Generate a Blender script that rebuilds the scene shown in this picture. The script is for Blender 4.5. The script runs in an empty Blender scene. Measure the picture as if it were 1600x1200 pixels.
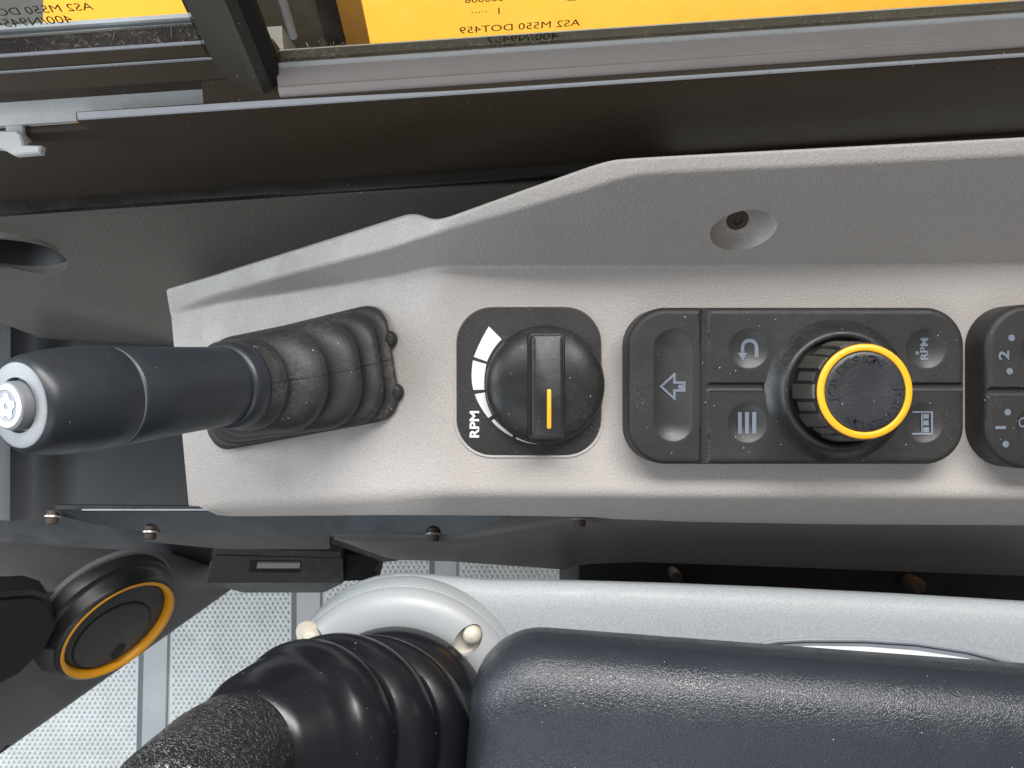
import bpy, bmesh, math, random
from mathutils import Vector, Matrix
random.seed(7)

# ------------------------------------------------------------------ camera, world, lights
D = 310.0            # camera height above the console's top panel, mm
S = 0.25             # mm per photo pixel on that panel
scene = bpy.context.scene
cam_d = bpy.data.cameras.new('camera'); cam = bpy.data.objects.new('camera', cam_d)
scene.collection.objects.link(cam)
cam.location = (0, 0, D / 1000); cam.rotation_euler = (0, 0, 0)
cam_d.sensor_width = 36; cam_d.lens = 36 * (D / S) / 1600
cam_d.clip_start = 0.01; cam_d.clip_end = 60
scene.camera = cam

world = bpy.data.worlds.new('World'); scene.world = world; world.use_nodes = True
bg = world.node_tree.nodes['Background']
bg.inputs[0].default_value = (1.0, 0.98, 0.96, 1); bg.inputs[1].default_value = 0.20

def area(name, loc, aim, sx, sy, watt, col, spread=180):
    l = bpy.data.lights.new(name, 'AREA'); l.shape = 'RECTANGLE'; l.size = sx; l.size_y = sy
    l.energy = watt; l.color = col; l.spread = math.radians(spread)
    o = bpy.data.objects.new(name, l); scene.collection.objects.link(o)
    o.location = loc
    o.rotation_euler = (Vector(aim) - Vector(loc)).to_track_quat('-Z', 'Y').to_euler()
area('windscreen_daylight', (-0.92, 0.04, 0.32), (-0.05, -0.02, 0), 0.8, 0.5, 13.0, (0.84, 0.93, 1.0))
area('side_window_daylight', (0.05, 0.62, 0.72), (0.0, 0.0, 0), 1.2, 0.3, 23.0, (1.0, 0.975, 0.955))
area('door_daylight', (-0.35, -0.85, 0.60), (-0.1, -0.1, -0.1), 0.8, 0.6, 0.4, (0.90, 0.95, 1.0))
area('roof_hatch_daylight', (-0.12, -0.64, 0.98), (0.0, 0.0, 0), 1.0, 0.45, 3.0, (0.88, 0.95, 1.0))
area('outside_daylight', (0.05, 0.46, 0.50), (0.05, 0.52, -0.22), 1.6, 0.3, 1.0, (1.0, 0.97, 0.92), 62)

vs = scene.view_settings
vs.view_transform = 'Standard'; vs.look = 'None'; vs.gamma = 1.0; vs.exposure = 0.0
try: vs.use_curve_mapping = False
except Exception: pass

# ------------------------------------------------------------------ helpers
def W(px, py, z=0.0):
    """photo pixel on the level z (mm) -> place in mm"""
    k = S * (D - z) / D
    return Vector(((px - 800) * k, (600 - py) * k, z))

def on_plane(px, py, p0, n):
    d = Vector(((px - 800) * S, (600 - py) * S, -D)); o = Vector((0, 0, D))
    t = (p0 - o).dot(n) / d.dot(n)
    return o + d * t

def lerp(a, b, t): return a + (b - a) * t
def interp(x, pts):
    if x <= pts[0][0]: return pts[0][1]
    for (x0, y0), (x1, y1) in zip(pts, pts[1:]):
        if x <= x1: return lerp(y0, y1, (x - x0) / (x1 - x0) if x1 > x0 else 0)
    return pts[-1][1]
def sstep(a, b, x):
    t = max(0, min(1, (x - a) / (b - a))); return t * t * (3 - 2 * t)

class Geo:
    def __init__(s): s.v = []; s.f = []
    def add(s, v, f):
        o = len(s.v); s.v += [Vector(p) for p in v]; s.f += [tuple(i + o for i in q) for q in f]; return s
    def loft(s, rings, cap0=True, cap1=True, closed=True):
        n = len(rings[0]); v = [p for r in rings for p in r]; f = []
        for i in range(len(rings) - 1):
            for j in range(n if closed else n - 1):
                a = i * n + j; b = i * n + (j + 1) % n
                f.append((a, b, b + n, a + n))
        if cap0: f.append(tuple(reversed(range(n))))
        if cap1: f.append(tuple(range((len(rings) - 1) * n, len(rings) * n)))
        return s.add(v, f)
    def box(s, lo, hi, bev=0.0):
        x0, y0, z0 = lo; x1, y1, z1 = hi
        b = min(bev, (x1 - x0) * .45, (y1 - y0) * .45, (z1 - z0) * .45)
        def r(i, z): return [Vector(p) for p in ((x0 + i, y0 + i, z), (x1 - i, y0 + i, z), (x1 - i, y1 - i, z), (x0 + i, y1 - i, z))]
        if b > 0: return s.loft([r(b, z0), r(b * .3, z0 + b * .3), r(0, z0 + b), r(0, z1 - b), r(b * .3, z1 - b * .3), r(b, z1)])
        return s.loft([r(0, z0), r(0, z1)])
    def lathe(s, o, axis, prof, n=64, xdir=None, cap0=False, cap1=False):
        o = Vector(o); fr = frame(axis, xdir)
        rings = []
        for r, h in prof:
            rings.append([o + fr[2] * h + (fr[0] * math.cos(a) + fr[1] * math.sin(a)) * max(r, 1e-3)
                          for a in (2 * math.pi * k / n for k in range(n))])
        return s.loft(rings, cap0, cap1)
    def tube(s, pts, r, n=8):
        rings = []
        for i, p in enumerate(pts):
            t = (Vector(pts[min(i + 1, len(pts) - 1)]) - Vector(pts[max(i - 1, 0)])).normalized()
            fr = frame(t, Vector((0.3, 0.2, 0.9)).cross(t))
            rr = r[i] if isinstance(r, (list, tuple)) else r
            rings.append([Vector(p) + (fr[0] * math.cos(2 * math.pi * k / n) + fr[1] * math.sin(2 * math.pi * k / n)) * rr for k in range(n)])
        return s.loft(rings)

def frame(axis, xdir=None):
    z = Vector(axis).normalized()
    x = Vector(xdir) if xdir is not None else (Vector((1, 0, 0)) if abs(z.x) < .9 else Vector((0, 1, 0)))
    x = (x - z * x.dot(z)).normalized()
    return x, z.cross(x), z

def rrect(cx, cy, hw, hh, r, n=8):
    out = []
    r = min(r, hw - .01, hh - .01)
    for q, (sx, sy) in enumerate(((1, 1), (-1, 1), (-1, -1), (1, -1))):
        for k in range(n + 1):
            a = math.pi / 2 * (q + k / n)
            out.append((cx + sx * (hw - r) + r * math.cos(a), cy + sy * (hh - r) + r * math.sin(a)))
    return out

def offset(pts, d):
    """inset a ccw polygon by d"""
    out = []; n = len(pts)
    for i in range(n):
        a, b, c = Vector(pts[i - 1]), Vector(pts[i]), Vector(pts[(i + 1) % n])
        e1 = (b - a).normalized(); e2 = (c - b).normalized()
        n1 = Vector((-e1.y, e1.x)); n2 = Vector((-e2.y, e2.x))
        m = (n1 + n2); m = m / max(m.length_squared, .3) * 2
        out.append(b + m * d)
    return out

def fillet(pts, rad, k=5):
    """3D polyline, rounded at inner vertices with the given radii"""
    out = [Vector(pts[0])]
    for i in range(1, len(pts) - 1):
        p = Vector(pts[i]); a = Vector(pts[i - 1]) - p; b = Vector(pts[i + 1]) - p
        r = min(rad[i], a.length * .48, b.length * .48)
        p0 = p + a.normalized() * r; p1 = p + b.normalized() * r
        for j in range(k + 1):
            t = j / k
            out.append(p0 * (1 - t) ** 2 + p * 2 * t * (1 - t) + p1 * t * t)
    out.append(Vector(pts[-1])); return out

def thing(name, label, cat, base, group=None):
    o = bpy.data.objects.new(name, None); scene.collection.objects.link(o)
    o.location = Vector(base) / 1000; o.empty_display_size = 0.01
    o['label'] = label; o['category'] = cat
    if group: o['group'] = group
    return o
def root_of(o):
    while o.parent: o = o.parent
    return o
def mk(name, g, m, parent=None, smooth=35, base=None, kind=None, label=None, category=None):
    off = root_of(parent).location * 1000 if parent else Vector(base or (0, 0, 0))
    me = bpy.data.meshes.new(name)
    me.from_pydata([tuple((p - off) / 1000) for p in g.v], [], g.f)
    me.validate()
    bm = bmesh.new(); bm.from_mesh(me); bmesh.ops.remove_doubles(bm, verts=bm.verts, dist=1e-7)
    bmesh.ops.recalc_face_normals(bm, faces=bm.faces); bm.to_mesh(me); bm.free()
    if smooth:
        for p in me.polygons: p.use_smooth = True
        me.set_sharp_from_angle(angle=math.radians(smooth))
    me.materials.append(m)
    o = bpy.data.objects.new(name, me); scene.collection.objects.link(o)
    if parent: o.parent = parent
    else: o.location = off / 1000
    if kind: o['kind'] = kind
    if label: o['label'] = label
    if category: o['category'] = category
    return o

def cut(o, g):
    """cut the closed shape g (mm, world) out of o"""
    off = root_of(o).location * 1000
    me = bpy.data.meshes.new('cutter'); me.from_pydata([tuple((p - off) / 1000) for p in g.v], [], g.f)
    bm = bmesh.new(); bm.from_mesh(me); bmesh.ops.recalc_face_normals(bm, faces=bm.faces); bm.to_mesh(me); bm.free()
    c = bpy.data.objects.new('cutter', me); scene.collection.objects.link(c); c.parent = o.parent if o.parent else None
    if not o.parent: c.location = o.location
    md = o.modifiers.new('cut', 'BOOLEAN'); md.object = c; md.operation = 'DIFFERENCE'; md.solver = 'EXACT'
    bpy.context.view_layer.update()
    dg = bpy.context.evaluated_depsgraph_get()
    new = bpy.data.meshes.new_from_object(o.evaluated_get(dg))
    o.modifiers.clear(); o.data = new
    bpy.data.objects.remove(c)
    for p in new.polygons: p.use_smooth = True
    new.set_sharp_from_angle(angle=math.radians(35))

def text_geo(txt, size, fn, bold=0.0, depth=0.0, sx=1.0, align='CENTER'):
    cu = bpy.data.curves.new('t', 'FONT'); cu.body = txt; cu.size = size; cu.offset = bold
    cu.extrude = depth; cu.align_x = align; cu.align_y = 'CENTER'; cu.resolution_u = 3
    ob = bpy.data.objects.new('t', cu); scene.collection.objects.link(ob)
    bpy.context.view_layer.update()
    me = bpy.data.meshes.new_from_object(ob.evaluated_get(bpy.context.evaluated_depsgraph_get()))
    g = Geo(); g.add([fn(v.co.x * sx, v.co.y, v.co.z) for v in me.vertices], [tuple(p.vertices) for p in me.polygons])
    bpy.data.objects.remove(ob); bpy.data.curves.remove(cu); bpy.data.meshes.remove(me)
    return g

# ------------------------------------------------------------------ materials
def mat(name, col, rough=.5, metal=0.0, grain=None, grain2=None, vary=.06, dust=0.0, dust_col=(.42, .40, .36),
        specks=0.0, wrinkle=None, coat=0.0, spec=.5, sparkle=0.0, rough_var=.08, brush=None):
    m = bpy.data.materials.new(name); m.use_nodes = True
    nt = m.node_tree; N = nt.nodes; L = nt.links; b = N['Principled BSDF']
    b.inputs['Metallic'].default_value = metal
    b.inputs['Specular IOR Level'].default_value = spec
    b.inputs['Coat Weight'].default_value = coat; b.inputs['Coat Roughness'].default_value = .15
    tc = N.new('ShaderNodeTexCoord'); P = tc.outputs['Object']
    def noise(scale, detail=2, vec=None, rgh=.5):
        n = N.new('ShaderNodeTexNoise'); n.inputs['Scale'].default_value = scale
        n.inputs['Detail'].default_value = detail; n.inputs['Roughness'].default_value = rgh
        L.new(vec or P, n.inputs['Vector']); return n.outputs['Fac']
    def mr(val, a, c, d, e):
        n = N.new('ShaderNodeMapRange'); n.inputs[1].default_value = a; n.inputs[2].default_value = c
        n.inputs[3].default_value = d; n.inputs[4].default_value = e; L.new(val, n.inputs[0]); return n.outputs[0]
    def mixc(fac, a, c):
        n = N.new('ShaderNodeMix'); n.data_type = 'RGBA'
        if isinstance(fac, float): n.inputs[0].default_value = fac
        else: L.new(fac, n.inputs[0])
        for i, q in ((6, a), (7, c)):
            if isinstance(q, tuple): n.inputs[i].default_value = (*q, 1)
            else: L.new(q, n.inputs[i])
        return n.outputs[2]
    def math_(op, a, c):
        n = N.new('ShaderNodeMath'); n.operation = op
        for i, q in ((0, a), (1, c)):
            if isinstance(q, (int, float)): n.inputs[i].default_value = q
            else: L.new(q, n.inputs[i])
        return n.outputs[0]
    lo = tuple(c * (1 - vary) for c in col); hi = tuple(min(1, c * (1 + vary)) for c in col)
    c = mixc(mr(noise(28, 5, rgh=.6), .3, .7, 0, 1), lo, hi)
    if sparkle:
        k = noise(1500, 2)
        c = mixc(mr(k, .38, .62, 0, 1), tuple(q * (1 - sparkle) for q in col), tuple(min(1, q * (1 + sparkle)) for q in col))
    if dust:
        big = mr(noise(45, 4, rgh=.65), .46, .72, 0, 1); fine = mr(noise(700, 3, rgh=.7), .42, .68, 0, 1)
        c = mixc(math_('MULTIPLY', math_('MULTIPLY', big, fine), dust), c, dust_col)
    if specks:
        v = N.new('ShaderNodeTexVoronoi'); v.inputs['Scale'].default_value = 1000; L.new(P, v.inputs['Vector'])
        sep = N.new('ShaderNodeSeparateColor'); L.new(v.outputs['Color'], sep.inputs[0])
        thr = math_('MULTIPLY', math_('MAXIMUM', math_('SUBTRACT', sep.outputs[0], 1 - specks), 0.0), .27 / specks)
        f = math_('LESS_THAN', v.outputs['Distance'], thr)
        c = mixc(math_('MULTIPLY', f, math_('MULTIPLY', sep.outputs[1], .8)), c, (.55, .54, .50))
    L.new(c, b.inputs['Base Color'])
    r = mr(noise(60, 4, rgh=.65), .3, .7, max(.03, rough - rough_var), min(1, rough + rough_var))
    L.new(r, b.inputs['Roughness'])
    prev = None
    def bump(h, strength, dist):
        nonlocal prev
        n = N.new('ShaderNodeBump'); n.inputs['Strength'].default_value = strength; n.inputs['Distance'].default_value = dist
        L.new(h, n.inputs['Height'])
        if prev is not None: L.new(prev, n.inputs['Normal'])
        prev = n.outputs[0]
    if grain: bump(noise(grain[0], 3, rgh=.6), grain[1], grain[2])
    if grain2: bump(noise(grain2[0], 2), grain2[1], grain2[2])
    if wrinkle:
        warp = N.new('ShaderNodeTexNoise'); warp.inputs['Scale'].default_value = wrinkle[0] * .8; L.new(P, warp.inputs['Vector'])
        va = N.new('ShaderNodeVectorMath'); va.operation = 'MULTIPLY_ADD'
        L.new(warp.outputs['Color'], va.inputs[0]); va.inputs[1].default_value = (wrinkle[3],) * 3; L.new(P, va.inputs[2])
        v = N.new('ShaderNodeTexVoronoi'); v.feature = 'DISTANCE_TO_EDGE'; v.inputs['Scale'].default_value = wrinkle[0]
        L.new(va.outputs[0], v.inputs['Vector'])
        bump(mr(v.outputs['Distance'], 0, .22, *((0, 1) if len(wrinkle) < 5 else (1, 0))), wrinkle[1], wrinkle[2])
    if brush:
        mp = N.new('ShaderNodeMapping'); mp.inputs['Scale'].default_value = brush[0]; L.new(P, mp.inputs[0])
        bump(noise(1, 3, vec=mp.outputs[0]), brush[1], brush[2])
    if prev is not None: L.new(prev, b.inputs['Normal'])
    return m

def glass_mat():
    m = bpy.data.materials.new('window_glass'); m.use_nodes = True
    nt = m.node_tree; nt.nodes.clear()
    out = nt.nodes.new('ShaderNodeOutputMaterial'); mx = nt.nodes.new('ShaderNodeMixShader')
    tr = nt.nodes.new('ShaderNodeBsdfTransparent'); gl = nt.nodes.new('ShaderNodeBsdfGlossy'); fr = nt.nodes.new('ShaderNodeFresnel')
    tr.inputs[0].default_value = (.93, .95, .94, 1); gl.inputs['Roughness'].default_value = .03; fr.inputs[0].default_value = 1.25
    nt.links.new(fr.outputs[0], mx.inputs[0]); nt.links.new(tr.outputs[0], mx.inputs[1]); nt.links.new(gl.outputs[0], mx.inputs[2])
    nt.links.new(mx.outputs[0], out.inputs[0]); return m

M = {
 'grey': mat('warm_grey_textured_plastic', (.385, .356, .336), .42, grain=(1100, .45, .0006), sparkle=.08, specks=.02, vary=.05, rough_var=.12, dust=.10, dust_col=(.30, .27, .24)),
 'grey_shaded': mat('shade_darkened_grey_plastic', (.15, .142, .136), .5, grain=(900, .2, .0005), sparkle=.06, specks=.02),  # base darkened to imitate the shade on the lower skirt
 'pod': mat('sky_tinted_grey_pod_plastic', (.315, .34, .352), .5, grain=(1300, .3, .0004), sparkle=.10, specks=.01),  # bluish base carries the sky light falling on grey plastic
 'silver': mat('silver_painted_plastic', (.31, .325, .335), .40, metal=.0, grain=(1600, .12, .0003), vary=.03, dust=.15),
 'trim': mat('dark_grey_trim_plastic', (.108, .096, .084), .55, grain=(900, .35, .0007), sparkle=.10, specks=.03),
 'dash': mat('charcoal_dash_plastic', (.125, .119, .122), .55, grain=(1000, .3, .0006), sparkle=.08, specks=.02),
 'black_frame': mat('black_painted_frame', (.047, .033, .0205), .56, grain=(350, .06, .0004), specks=.05, vary=.08, rough_var=.02, spec=.3),
 'black_gloss': mat('glossy_black_frame', (.010, .009, .008), .24, grain=(260, .08, .0005), specks=.03, vary=.1),
 'frame_brown': mat('dark_post_paint', (.045, .038, .031), .4, grain=(400, .1, .0006), specks=.04),
 'rail': mat('mauve_grey_rail_plastic', (.33, .295, .28), .38, specks=.10, dust=.3, brush=((30, 3500, 3500), .25, .0004)),
 'channel': mat('light_channel_metal', (.52, .53, .54), .38, specks=.1, dust=.7, dust_col=(.30, .25, .2)),
 'edge': mat('pale_edge_line', (.55, .57, .62), .3, metal=.4, specks=.05),  # pale colour holds the highlights of sill and bracket edges
 'seal': mat('dusty_pile_seal', (.42, .39, .32), .95, grain=(1800, 1.0, .002), dust=1.0, dust_col=(.42, .40, .34), vary=.3),
 'seal_brown': mat('dusty_brown_seal', (.075, .058, .05), .9, grain=(1600, 1.0, .002), dust=.9, dust_col=(.36, .32, .28), vary=.3),
 'lint': mat('pale_lint', (.55, .53, .48), .9),
 'knob': mat('black_knob_plastic', (.015, .0155, .016), .42, grain=(500, .10, .0004), dust=.09, specks=.05, rough_var=.12),
 'pad': mat('black_rubber_keypad', (.0205, .020, .0195), .50, spec=.38, grain=(1400, .18, .0004), specks=.06, dust=.05),
 'button': mat('dark_rubber_button', (.0245, .0245, .025), .42, grain=(1400, .15, .0004), specks=.03),
 'plate': mat('black_print_plate', (.017, .0155, .015), .6, grain=(1500, .5, .0006), sparkle=.25, specks=.07),
 'print': mat('white_print', (.78, .78, .77), .6, vary=.05),
 'print_blue': mat('blue_grey_print', (.125, .147, .185), .55, vary=.12),
 'print_dark': mat('dark_glass_print', (.075, .045, .015), .7),
 'orange': mat('orange_plastic', (.83, .36, .012), .42, grain=(900, .1, .0004), vary=.05, dust=.08),
 'grip': mat('worn_grip_plastic', (.05, .046, .040), .42, grain=(700, .3, .0006), dust=.9, dust_col=(.15, .13, .105), specks=.05, vary=.25),
 'cap': mat('knob_cap_plastic', (.020, .022, .025), .40, grain=(900, .25, .0005), specks=.03, dust=.08),
 'lever': mat('satin_black_lever', (.020, .0235, .0295), .40, grain=(1100, .10, .0003), specks=.035, vary=.05),
 'lever_end': mat('worn_grey_end_face', (.15, .158, .17), .42, dust=.2, vary=.1),
 'boot': mat('dusty_rubber_boot', (.027, .0265, .026), .5, grain=(700, .25, .0005), dust=.5, dust_col=(.20, .19, .175), specks=.08, vary=.12),
 'boot_dark': mat('dark_rubber_bolt', (.015, .014, .013), .5, grain=(500, .6, .001)),
 'gloss_boot': mat('glossy_black_bellows', (.0078, .0086, .0108), .25, grain=(300, .05, .0005), specks=.025, rough_var=.06),  # blue in the base stands in for sky sheen
 'leather': mat('wrinkled_black_grip', (.018, .018, .019), .24, spec=.8, wrinkle=(640, .8, .0008, .0040, 1), grain=(1100, .3, .0005)),
 'armrest': mat('grained_black_armrest', (.021, .0255, .033), .33, spec=.75, wrinkle=(950, .30, .0003, .0022), grain=(1400, .2, .0003), specks=.02),  # bluish base puts reflected blue sky into the colour
 'steel': mat('blued_steel_plate', (.12, .135, .15), .2, metal=.8, brush=((60, 900, 900), .15, .0003), dust=.25, specks=.03),
 'rust': mat('rusty_bolt_head', (.07, .05, .042), .6, metal=.3, grain=(900, .6, .0008), dust=.5, dust_col=(.16, .09, .06), vary=.3),
 'socket': mat('charcoal_socket_plastic', (.045, .046, .047), .5, grain=(600, .3, .0006), dust=.35, specks=.04),
 'bright_lip': mat('worn_metal_lip', (.45, .45, .44), .35, metal=.6),
 'cavity': mat('black_cavity', (.008, .008, .008), .7),
 'vent': mat('black_vent_plastic', (.012, .012, .013), .42, grain=(900, .1, .0004), vary=.1),
 'vent_disc': mat('charcoal_vent_flap', (.042, .043, .046), .5, grain=(1200, .15, .0003)),
 'mat_white': mat('pale_grey_floor_mat', (.70, .72, .72), .65, grain=(400, .2, .001), vary=.08, dust=.45, dust_col=(.45, .43, .39)),
 'strip': mat('floor_strip_aluminium', (.50, .51, .52), .5, metal=.2, dust=.3),
 'strip_dark': mat('floor_strip_dark_edge', (.16, .18, .19), .5),  # dark band along one side of each strip
 'yellow': mat('machine_yellow_paint', (.72, .33, .016), .55, coat=.0, spec=.25, vary=.04),
 'yellow_edge': mat('yellow_flange_paint', (.75, .38, .07), .5, vary=.1),  # frame yellow, toned separately because its edge stands in shade
 'pillar': mat('outer_pillar_reflection_grey', (.19, .18, .15), .5, dust=.6, dust_col=(.18, .15, .11)),  # grey lifted to stand in for reflections in the glass
 'concrete': mat('pale_concrete', (.50, .50, .49), .9, grain=(40, .6, .004), vary=.12, dust=.5, dust_col=(.30, .29, .27)),
 'cream': mat('cream_plastic', (.55, .51, .43), .4, dust=.5, dust_col=(.40, .30, .2)),
 'white': mat('white_label', (.82, .84, .84), .4, vary=.02),
 'label_border': mat('blue_grey_label_border', (.20, .22, .25), .5, vary=.2),
 'glass': glass_mat(),
}

# ------------------------------------------------------------------ ground outside and machine floor
g = Geo(); g.add([(-9000, 150, -1450), (9000, 150, -1450), (9000, 12000, -1450), (-9000, 12000, -1450)], [(0, 1, 2, 3)])
mk('ground', g, M['concrete'], base=(0, 150, -1450), kind='structure', label='pale concrete ground outside the cab window', smooth=0)

FZ = -450
g = Geo(); g.box((-900, -900, FZ - 20), (900, 140, FZ))
floor = mk('floor', g, M['mat_white'], base=(0, -300, FZ), kind='structure', label='pale grey dimpled floor mat of the cab', smooth=0)
strips = []
for px, w in ((243, 24), (483, 24), (697, 22)):
    x = W(px, 1000, FZ).x; strips.append((x - w / 2 - 4, x + w / 2 + 1))
    g = Geo(); y0, y1 = -500, -20
    # strips splay a little as the floor's ribs do
    sk = -0.06 if px < 300 else 0
    def xs(xx, y): return xx + sk * (y0 * 0 + (-300 - y)) * .4
    g.add([(xs(x - w / 2, y0), y0, FZ + .3), (xs(x + w / 2, y0), y0, FZ + .3), (xs(x + w / 2, y1), y1, FZ + .3), (xs(x - w / 2, y1), y1, FZ + .3),
           (xs(x - w / 2 + 1, y0), y0, FZ + 2.6), (xs(x + w / 2 - 1, y0), y0, FZ + 2.6), (xs(x + w / 2 - 1, y1), y1, FZ + 2.6), (xs(x - w / 2 + 1, y1), y1, FZ + 2.6)],
          [(4, 5, 6, 7), (0, 1, 5, 4), (1, 2, 6, 5), (2, 3, 7, 6), (3, 0, 4, 7)])
    mk('rib_strip', g, M['strip'], floor)
    g = Geo(); g.add([(xs(x - w / 2 - 5, y0), y0, FZ + .4), (xs(x - w / 2 - .2, y0), y0, FZ + .4), (xs(x - w / 2 - .2, y1), y1, FZ + .4), (xs(x - w / 2 - 5, y1), y1, FZ + .4)], [(0, 1, 2, 3)])
    mk('strip_groove', g, M['strip_dark'], floor, smooth=0)
g = Geo(); p = 5.0; row = 0; y = -470
while y < -150:
    x = -520 + (p / 2 if row % 2 else 0)
    while x < 130:
        if not any(a - 3 < x < b + 3 for a, b in strips):
            r = 2.0
            vv = [(x + r * math.cos(k * math.pi / 3), y + r * math.sin(k * math.pi / 3), FZ + .02) for k in range(6)]
            vv += [(x + r * .45 * math.cos(k * math.pi / 3), y + r * .45 * math.sin(k * math.pi / 3), FZ + 1.5) for k in range(6)]
            g.add(vv, [(k, (k + 1) % 6, (k + 1) % 6 + 6, k + 6) for k in range(6)] + [tuple(range(6, 12))])
        x += p
    y += p * .866; row += 1
mk('mat_bumps', g, M['mat_white'], floor, kind='stuff', smooth=50)

# ------------------------------------------------------------------ yellow bodywork outside
t = thing('machine_bodywork', 'bright yellow painted bodywork seen through the cab window', 'bodywork', (200, 500, -1450))
x0 = W(52, 40, -220).x
g = Geo(); g.box((x0, 190, -520), (1200, 1300, -220), 14); mk('panel', g, M['yellow'], t)
g = Geo(); g.box((x0 + 30, 230, -1450), (1160, 1260, -518), 10); mk('side_skirt', g, M['yellow'], t)

# ------------------------------------------------------------------ window sill, rails, glass
A = math.radians(3.84); B = Vector((0, 94.6, 53))
E = Vector((math.cos(A), math.sin(A), 0)); O = Vector((-math.sin(A), math.cos(A), 0)); Z = Vector((0, 0, 1))
def sill(e, o, z): return B + E * e + O * o + Z * z
def extr(prof, e0, e1, g=None, closed=True, n=1):
    g = g or Geo()
    return g.loft([[sill(lerp(e0, e1, k / n), o, z) for o, z in prof] for k in range(n + 1)], closed, closed, closed)
sl = thing('window_sill', 'black painted cab window sill running behind the grey console', 'window sill', sill(0, 10, -110))
eL, eN, eR = -460, W(437, 160, 53).x, 420
xl0, xl1 = W(62, 195, 53).x - 2, W(118, 195, 53).x
mk('inner_face', extr([(0, -90), (0, -1.2), (.6, 0), (3.0, 0), (3.0, -90)], xl1, eR), M['black_frame'], sl)
mk('inner_face_end', extr([(0, -90), (0, -11), (.6, -10), (3.0, -10), (3.0, -90)], eL, xl1), M['black_frame'], sl)
g = Geo(); be = []
for e_, w_ in ((xl1 + .5, 2.3), (eN, 2.0), (eN + 60, 1.1), (eR, .9)): be.append([sill(e_, o, z) for o, z in ((.35, -.35), (.7, .15), (.4 + w_, .35), (.5 + w_, .1), (.4 + w_, -.8), (.6, -.8))])
mk('edge_highlight', g.loft(be), M['edge'], sl)  # pale strip standing in for sky reflected in the bevel
mk('lower_flange', extr([(-4.8, -96), (-5, -94), (-4.2, -91.5), (0, -90.2), (3, -90), (3, -104), (-4.5, -104)], eL, eR), M['black_gloss'], sl)
# right-hand rail and seal
mk('rail', extr([(p.x, p.y) for p in fillet([Vector((3.2, -8, 0)), Vector((3.2, -.4, 0)), Vector((6, 1.4, 0)), Vector((6.6, .8, 0)), Vector((10, 1.8, 0)), Vector((13.0, 2.2, 0)), Vector((13.4, -8, 0))], [0, 2, .4, .3, 2, 1, 0])], eN, eR), M['rail'], sl)
mk('rail_lip', extr([(11.8, 1.8), (12.2, 2.6), (13.3, 2.8), (13.5, 1.6)], eN + 1, eR), M['channel'], sl)
mk('pile_seal', extr([(13.42, -12), (13.5, .6), (14.2, .9), (15.4, -1.2), (16.7, -2.4), (16.8, -12)], eN + 2, eR, n=1), M['seal'], sl)
# left-hand channel, black rail and seal
eC0, eC1 = W(30, 170, 45).x - 2, W(330, 150, 45).x
mk('channel_floor', extr([(3.05, -9.4), (3.05, -8), (13, -7.2), (13, -9.4)], eL, eC1), M['channel'], sl)
mk('channel_end', extr([(3.05, -9), (3.05, -1), (11, -.6), (11, -9)], eC1 + .1, eN - .1), M['black_frame'], sl)
mk('black_rail', extr([(10.5, -9), (10.6, -.2), (11, .2), (17, .6), (17.3, 2.2), (21.2, 2.6), (21.4, -9)], eL, eN - .2), M['black_frame'], sl)
mk('rail_line', extr([(16.6, .4), (16.8, 1.4), (17.28, 1.5), (17.2, .4)], eL, eN - 16), M['edge'], sl)
mk('rail_line', extr([(20.9, 2.4), (21.0, 3.1), (21.9, 3.2), (22.0, 2.4)], eL, eN - 18), M['edge'], sl)
mk('pile_seal', extr([(21.95, -9), (22.0, 2.8), (23.0, 4.2), (25.0, 3.6), (27.0, 4.4), (27.4, -9)], eL, eN - 10), M['seal_brown'], sl)
mk('glass_bead', extr([(27.4, -9), (27.4, 4.2), (28.6, 5.2), (30, 5.0), (30, -9)], eL, eN - 8), M['label_border'], sl)
mk('outer_sill', extr([(13.5, -60), (13.6, -12.5), (16.9, -12), (17.1, -6), (19.6, -3), (20.2, -3.4), (20.2, -60)], eN, eR), M['pillar'], sl)
mk('outer_sill', extr([(22, -60), (22, -10), (31, -10), (31, -60)], eL, eN - .3), M['pillar'], sl)

LEAN = Vector((0, 0.40, 0.92)).normalized()
def pane(name, e0, e1, o, z, h, label):
    t = thing(name, label, 'window', sill((e0 + e1) / 2, o, z), 'cab side window panes')
    g = Geo(); n = E.cross(LEAN).normalized() * 2.0
    q = [sill(e0, o, z), sill(e1, o, z), sill(e1, o, z) + LEAN * h, sill(e0, o, z) + LEAN * h]
    q2 = [p + n for p in q]
    g.add(q + q2, [(0, 1, 2, 3), (7, 6, 5, 4), (0, 4, 5, 1), (1, 5, 6, 2), (2, 6, 7, 3), (3, 7, 4, 0)])
    mk('glass', g, M['glass'], t, smooth=0)
    return t, q[0], E.cross(LEAN).normalized()
paneR, pR, nR = pane('window_pane', eN - 22, eR, 17.2, -3.2, 134, 'clear glass pane with printed marking above the mauve grey rail')
paneL, pL, nL = pane('window_pane', eL, eN - 10, 27.8, 4.2, 130, 'clear glass pane with printed marking above the brown fuzzy seal')
def glass_text(parent, txt, px, py, hpx, p0, n, sx=1.25, bold=0.0):
    p = p0 - n * .25 if n.y > 0 else p0 + n * .25
    c = on_plane(px, py, p, n); up = on_plane(px, py - hpx, p, n)
    size = (up - c).length * 1.42
    U = LEAN * ((up - c).length / (up - c).length)
    g = text_geo(txt, size, lambda u, v, w: c - E * u * sx + LEAN * v, bold=size * bold)
    mk('lettering', g, M['print_dark'], parent, smooth=0)
glass_text(paneR, 'AS2 M550 DOT459', 812, 42, 10.5, pR, nR, 1.28, .001)
glass_text(paneR, '400/N9457', 816, 60, 11, pR, nR, 1.28, .0005)
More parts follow.
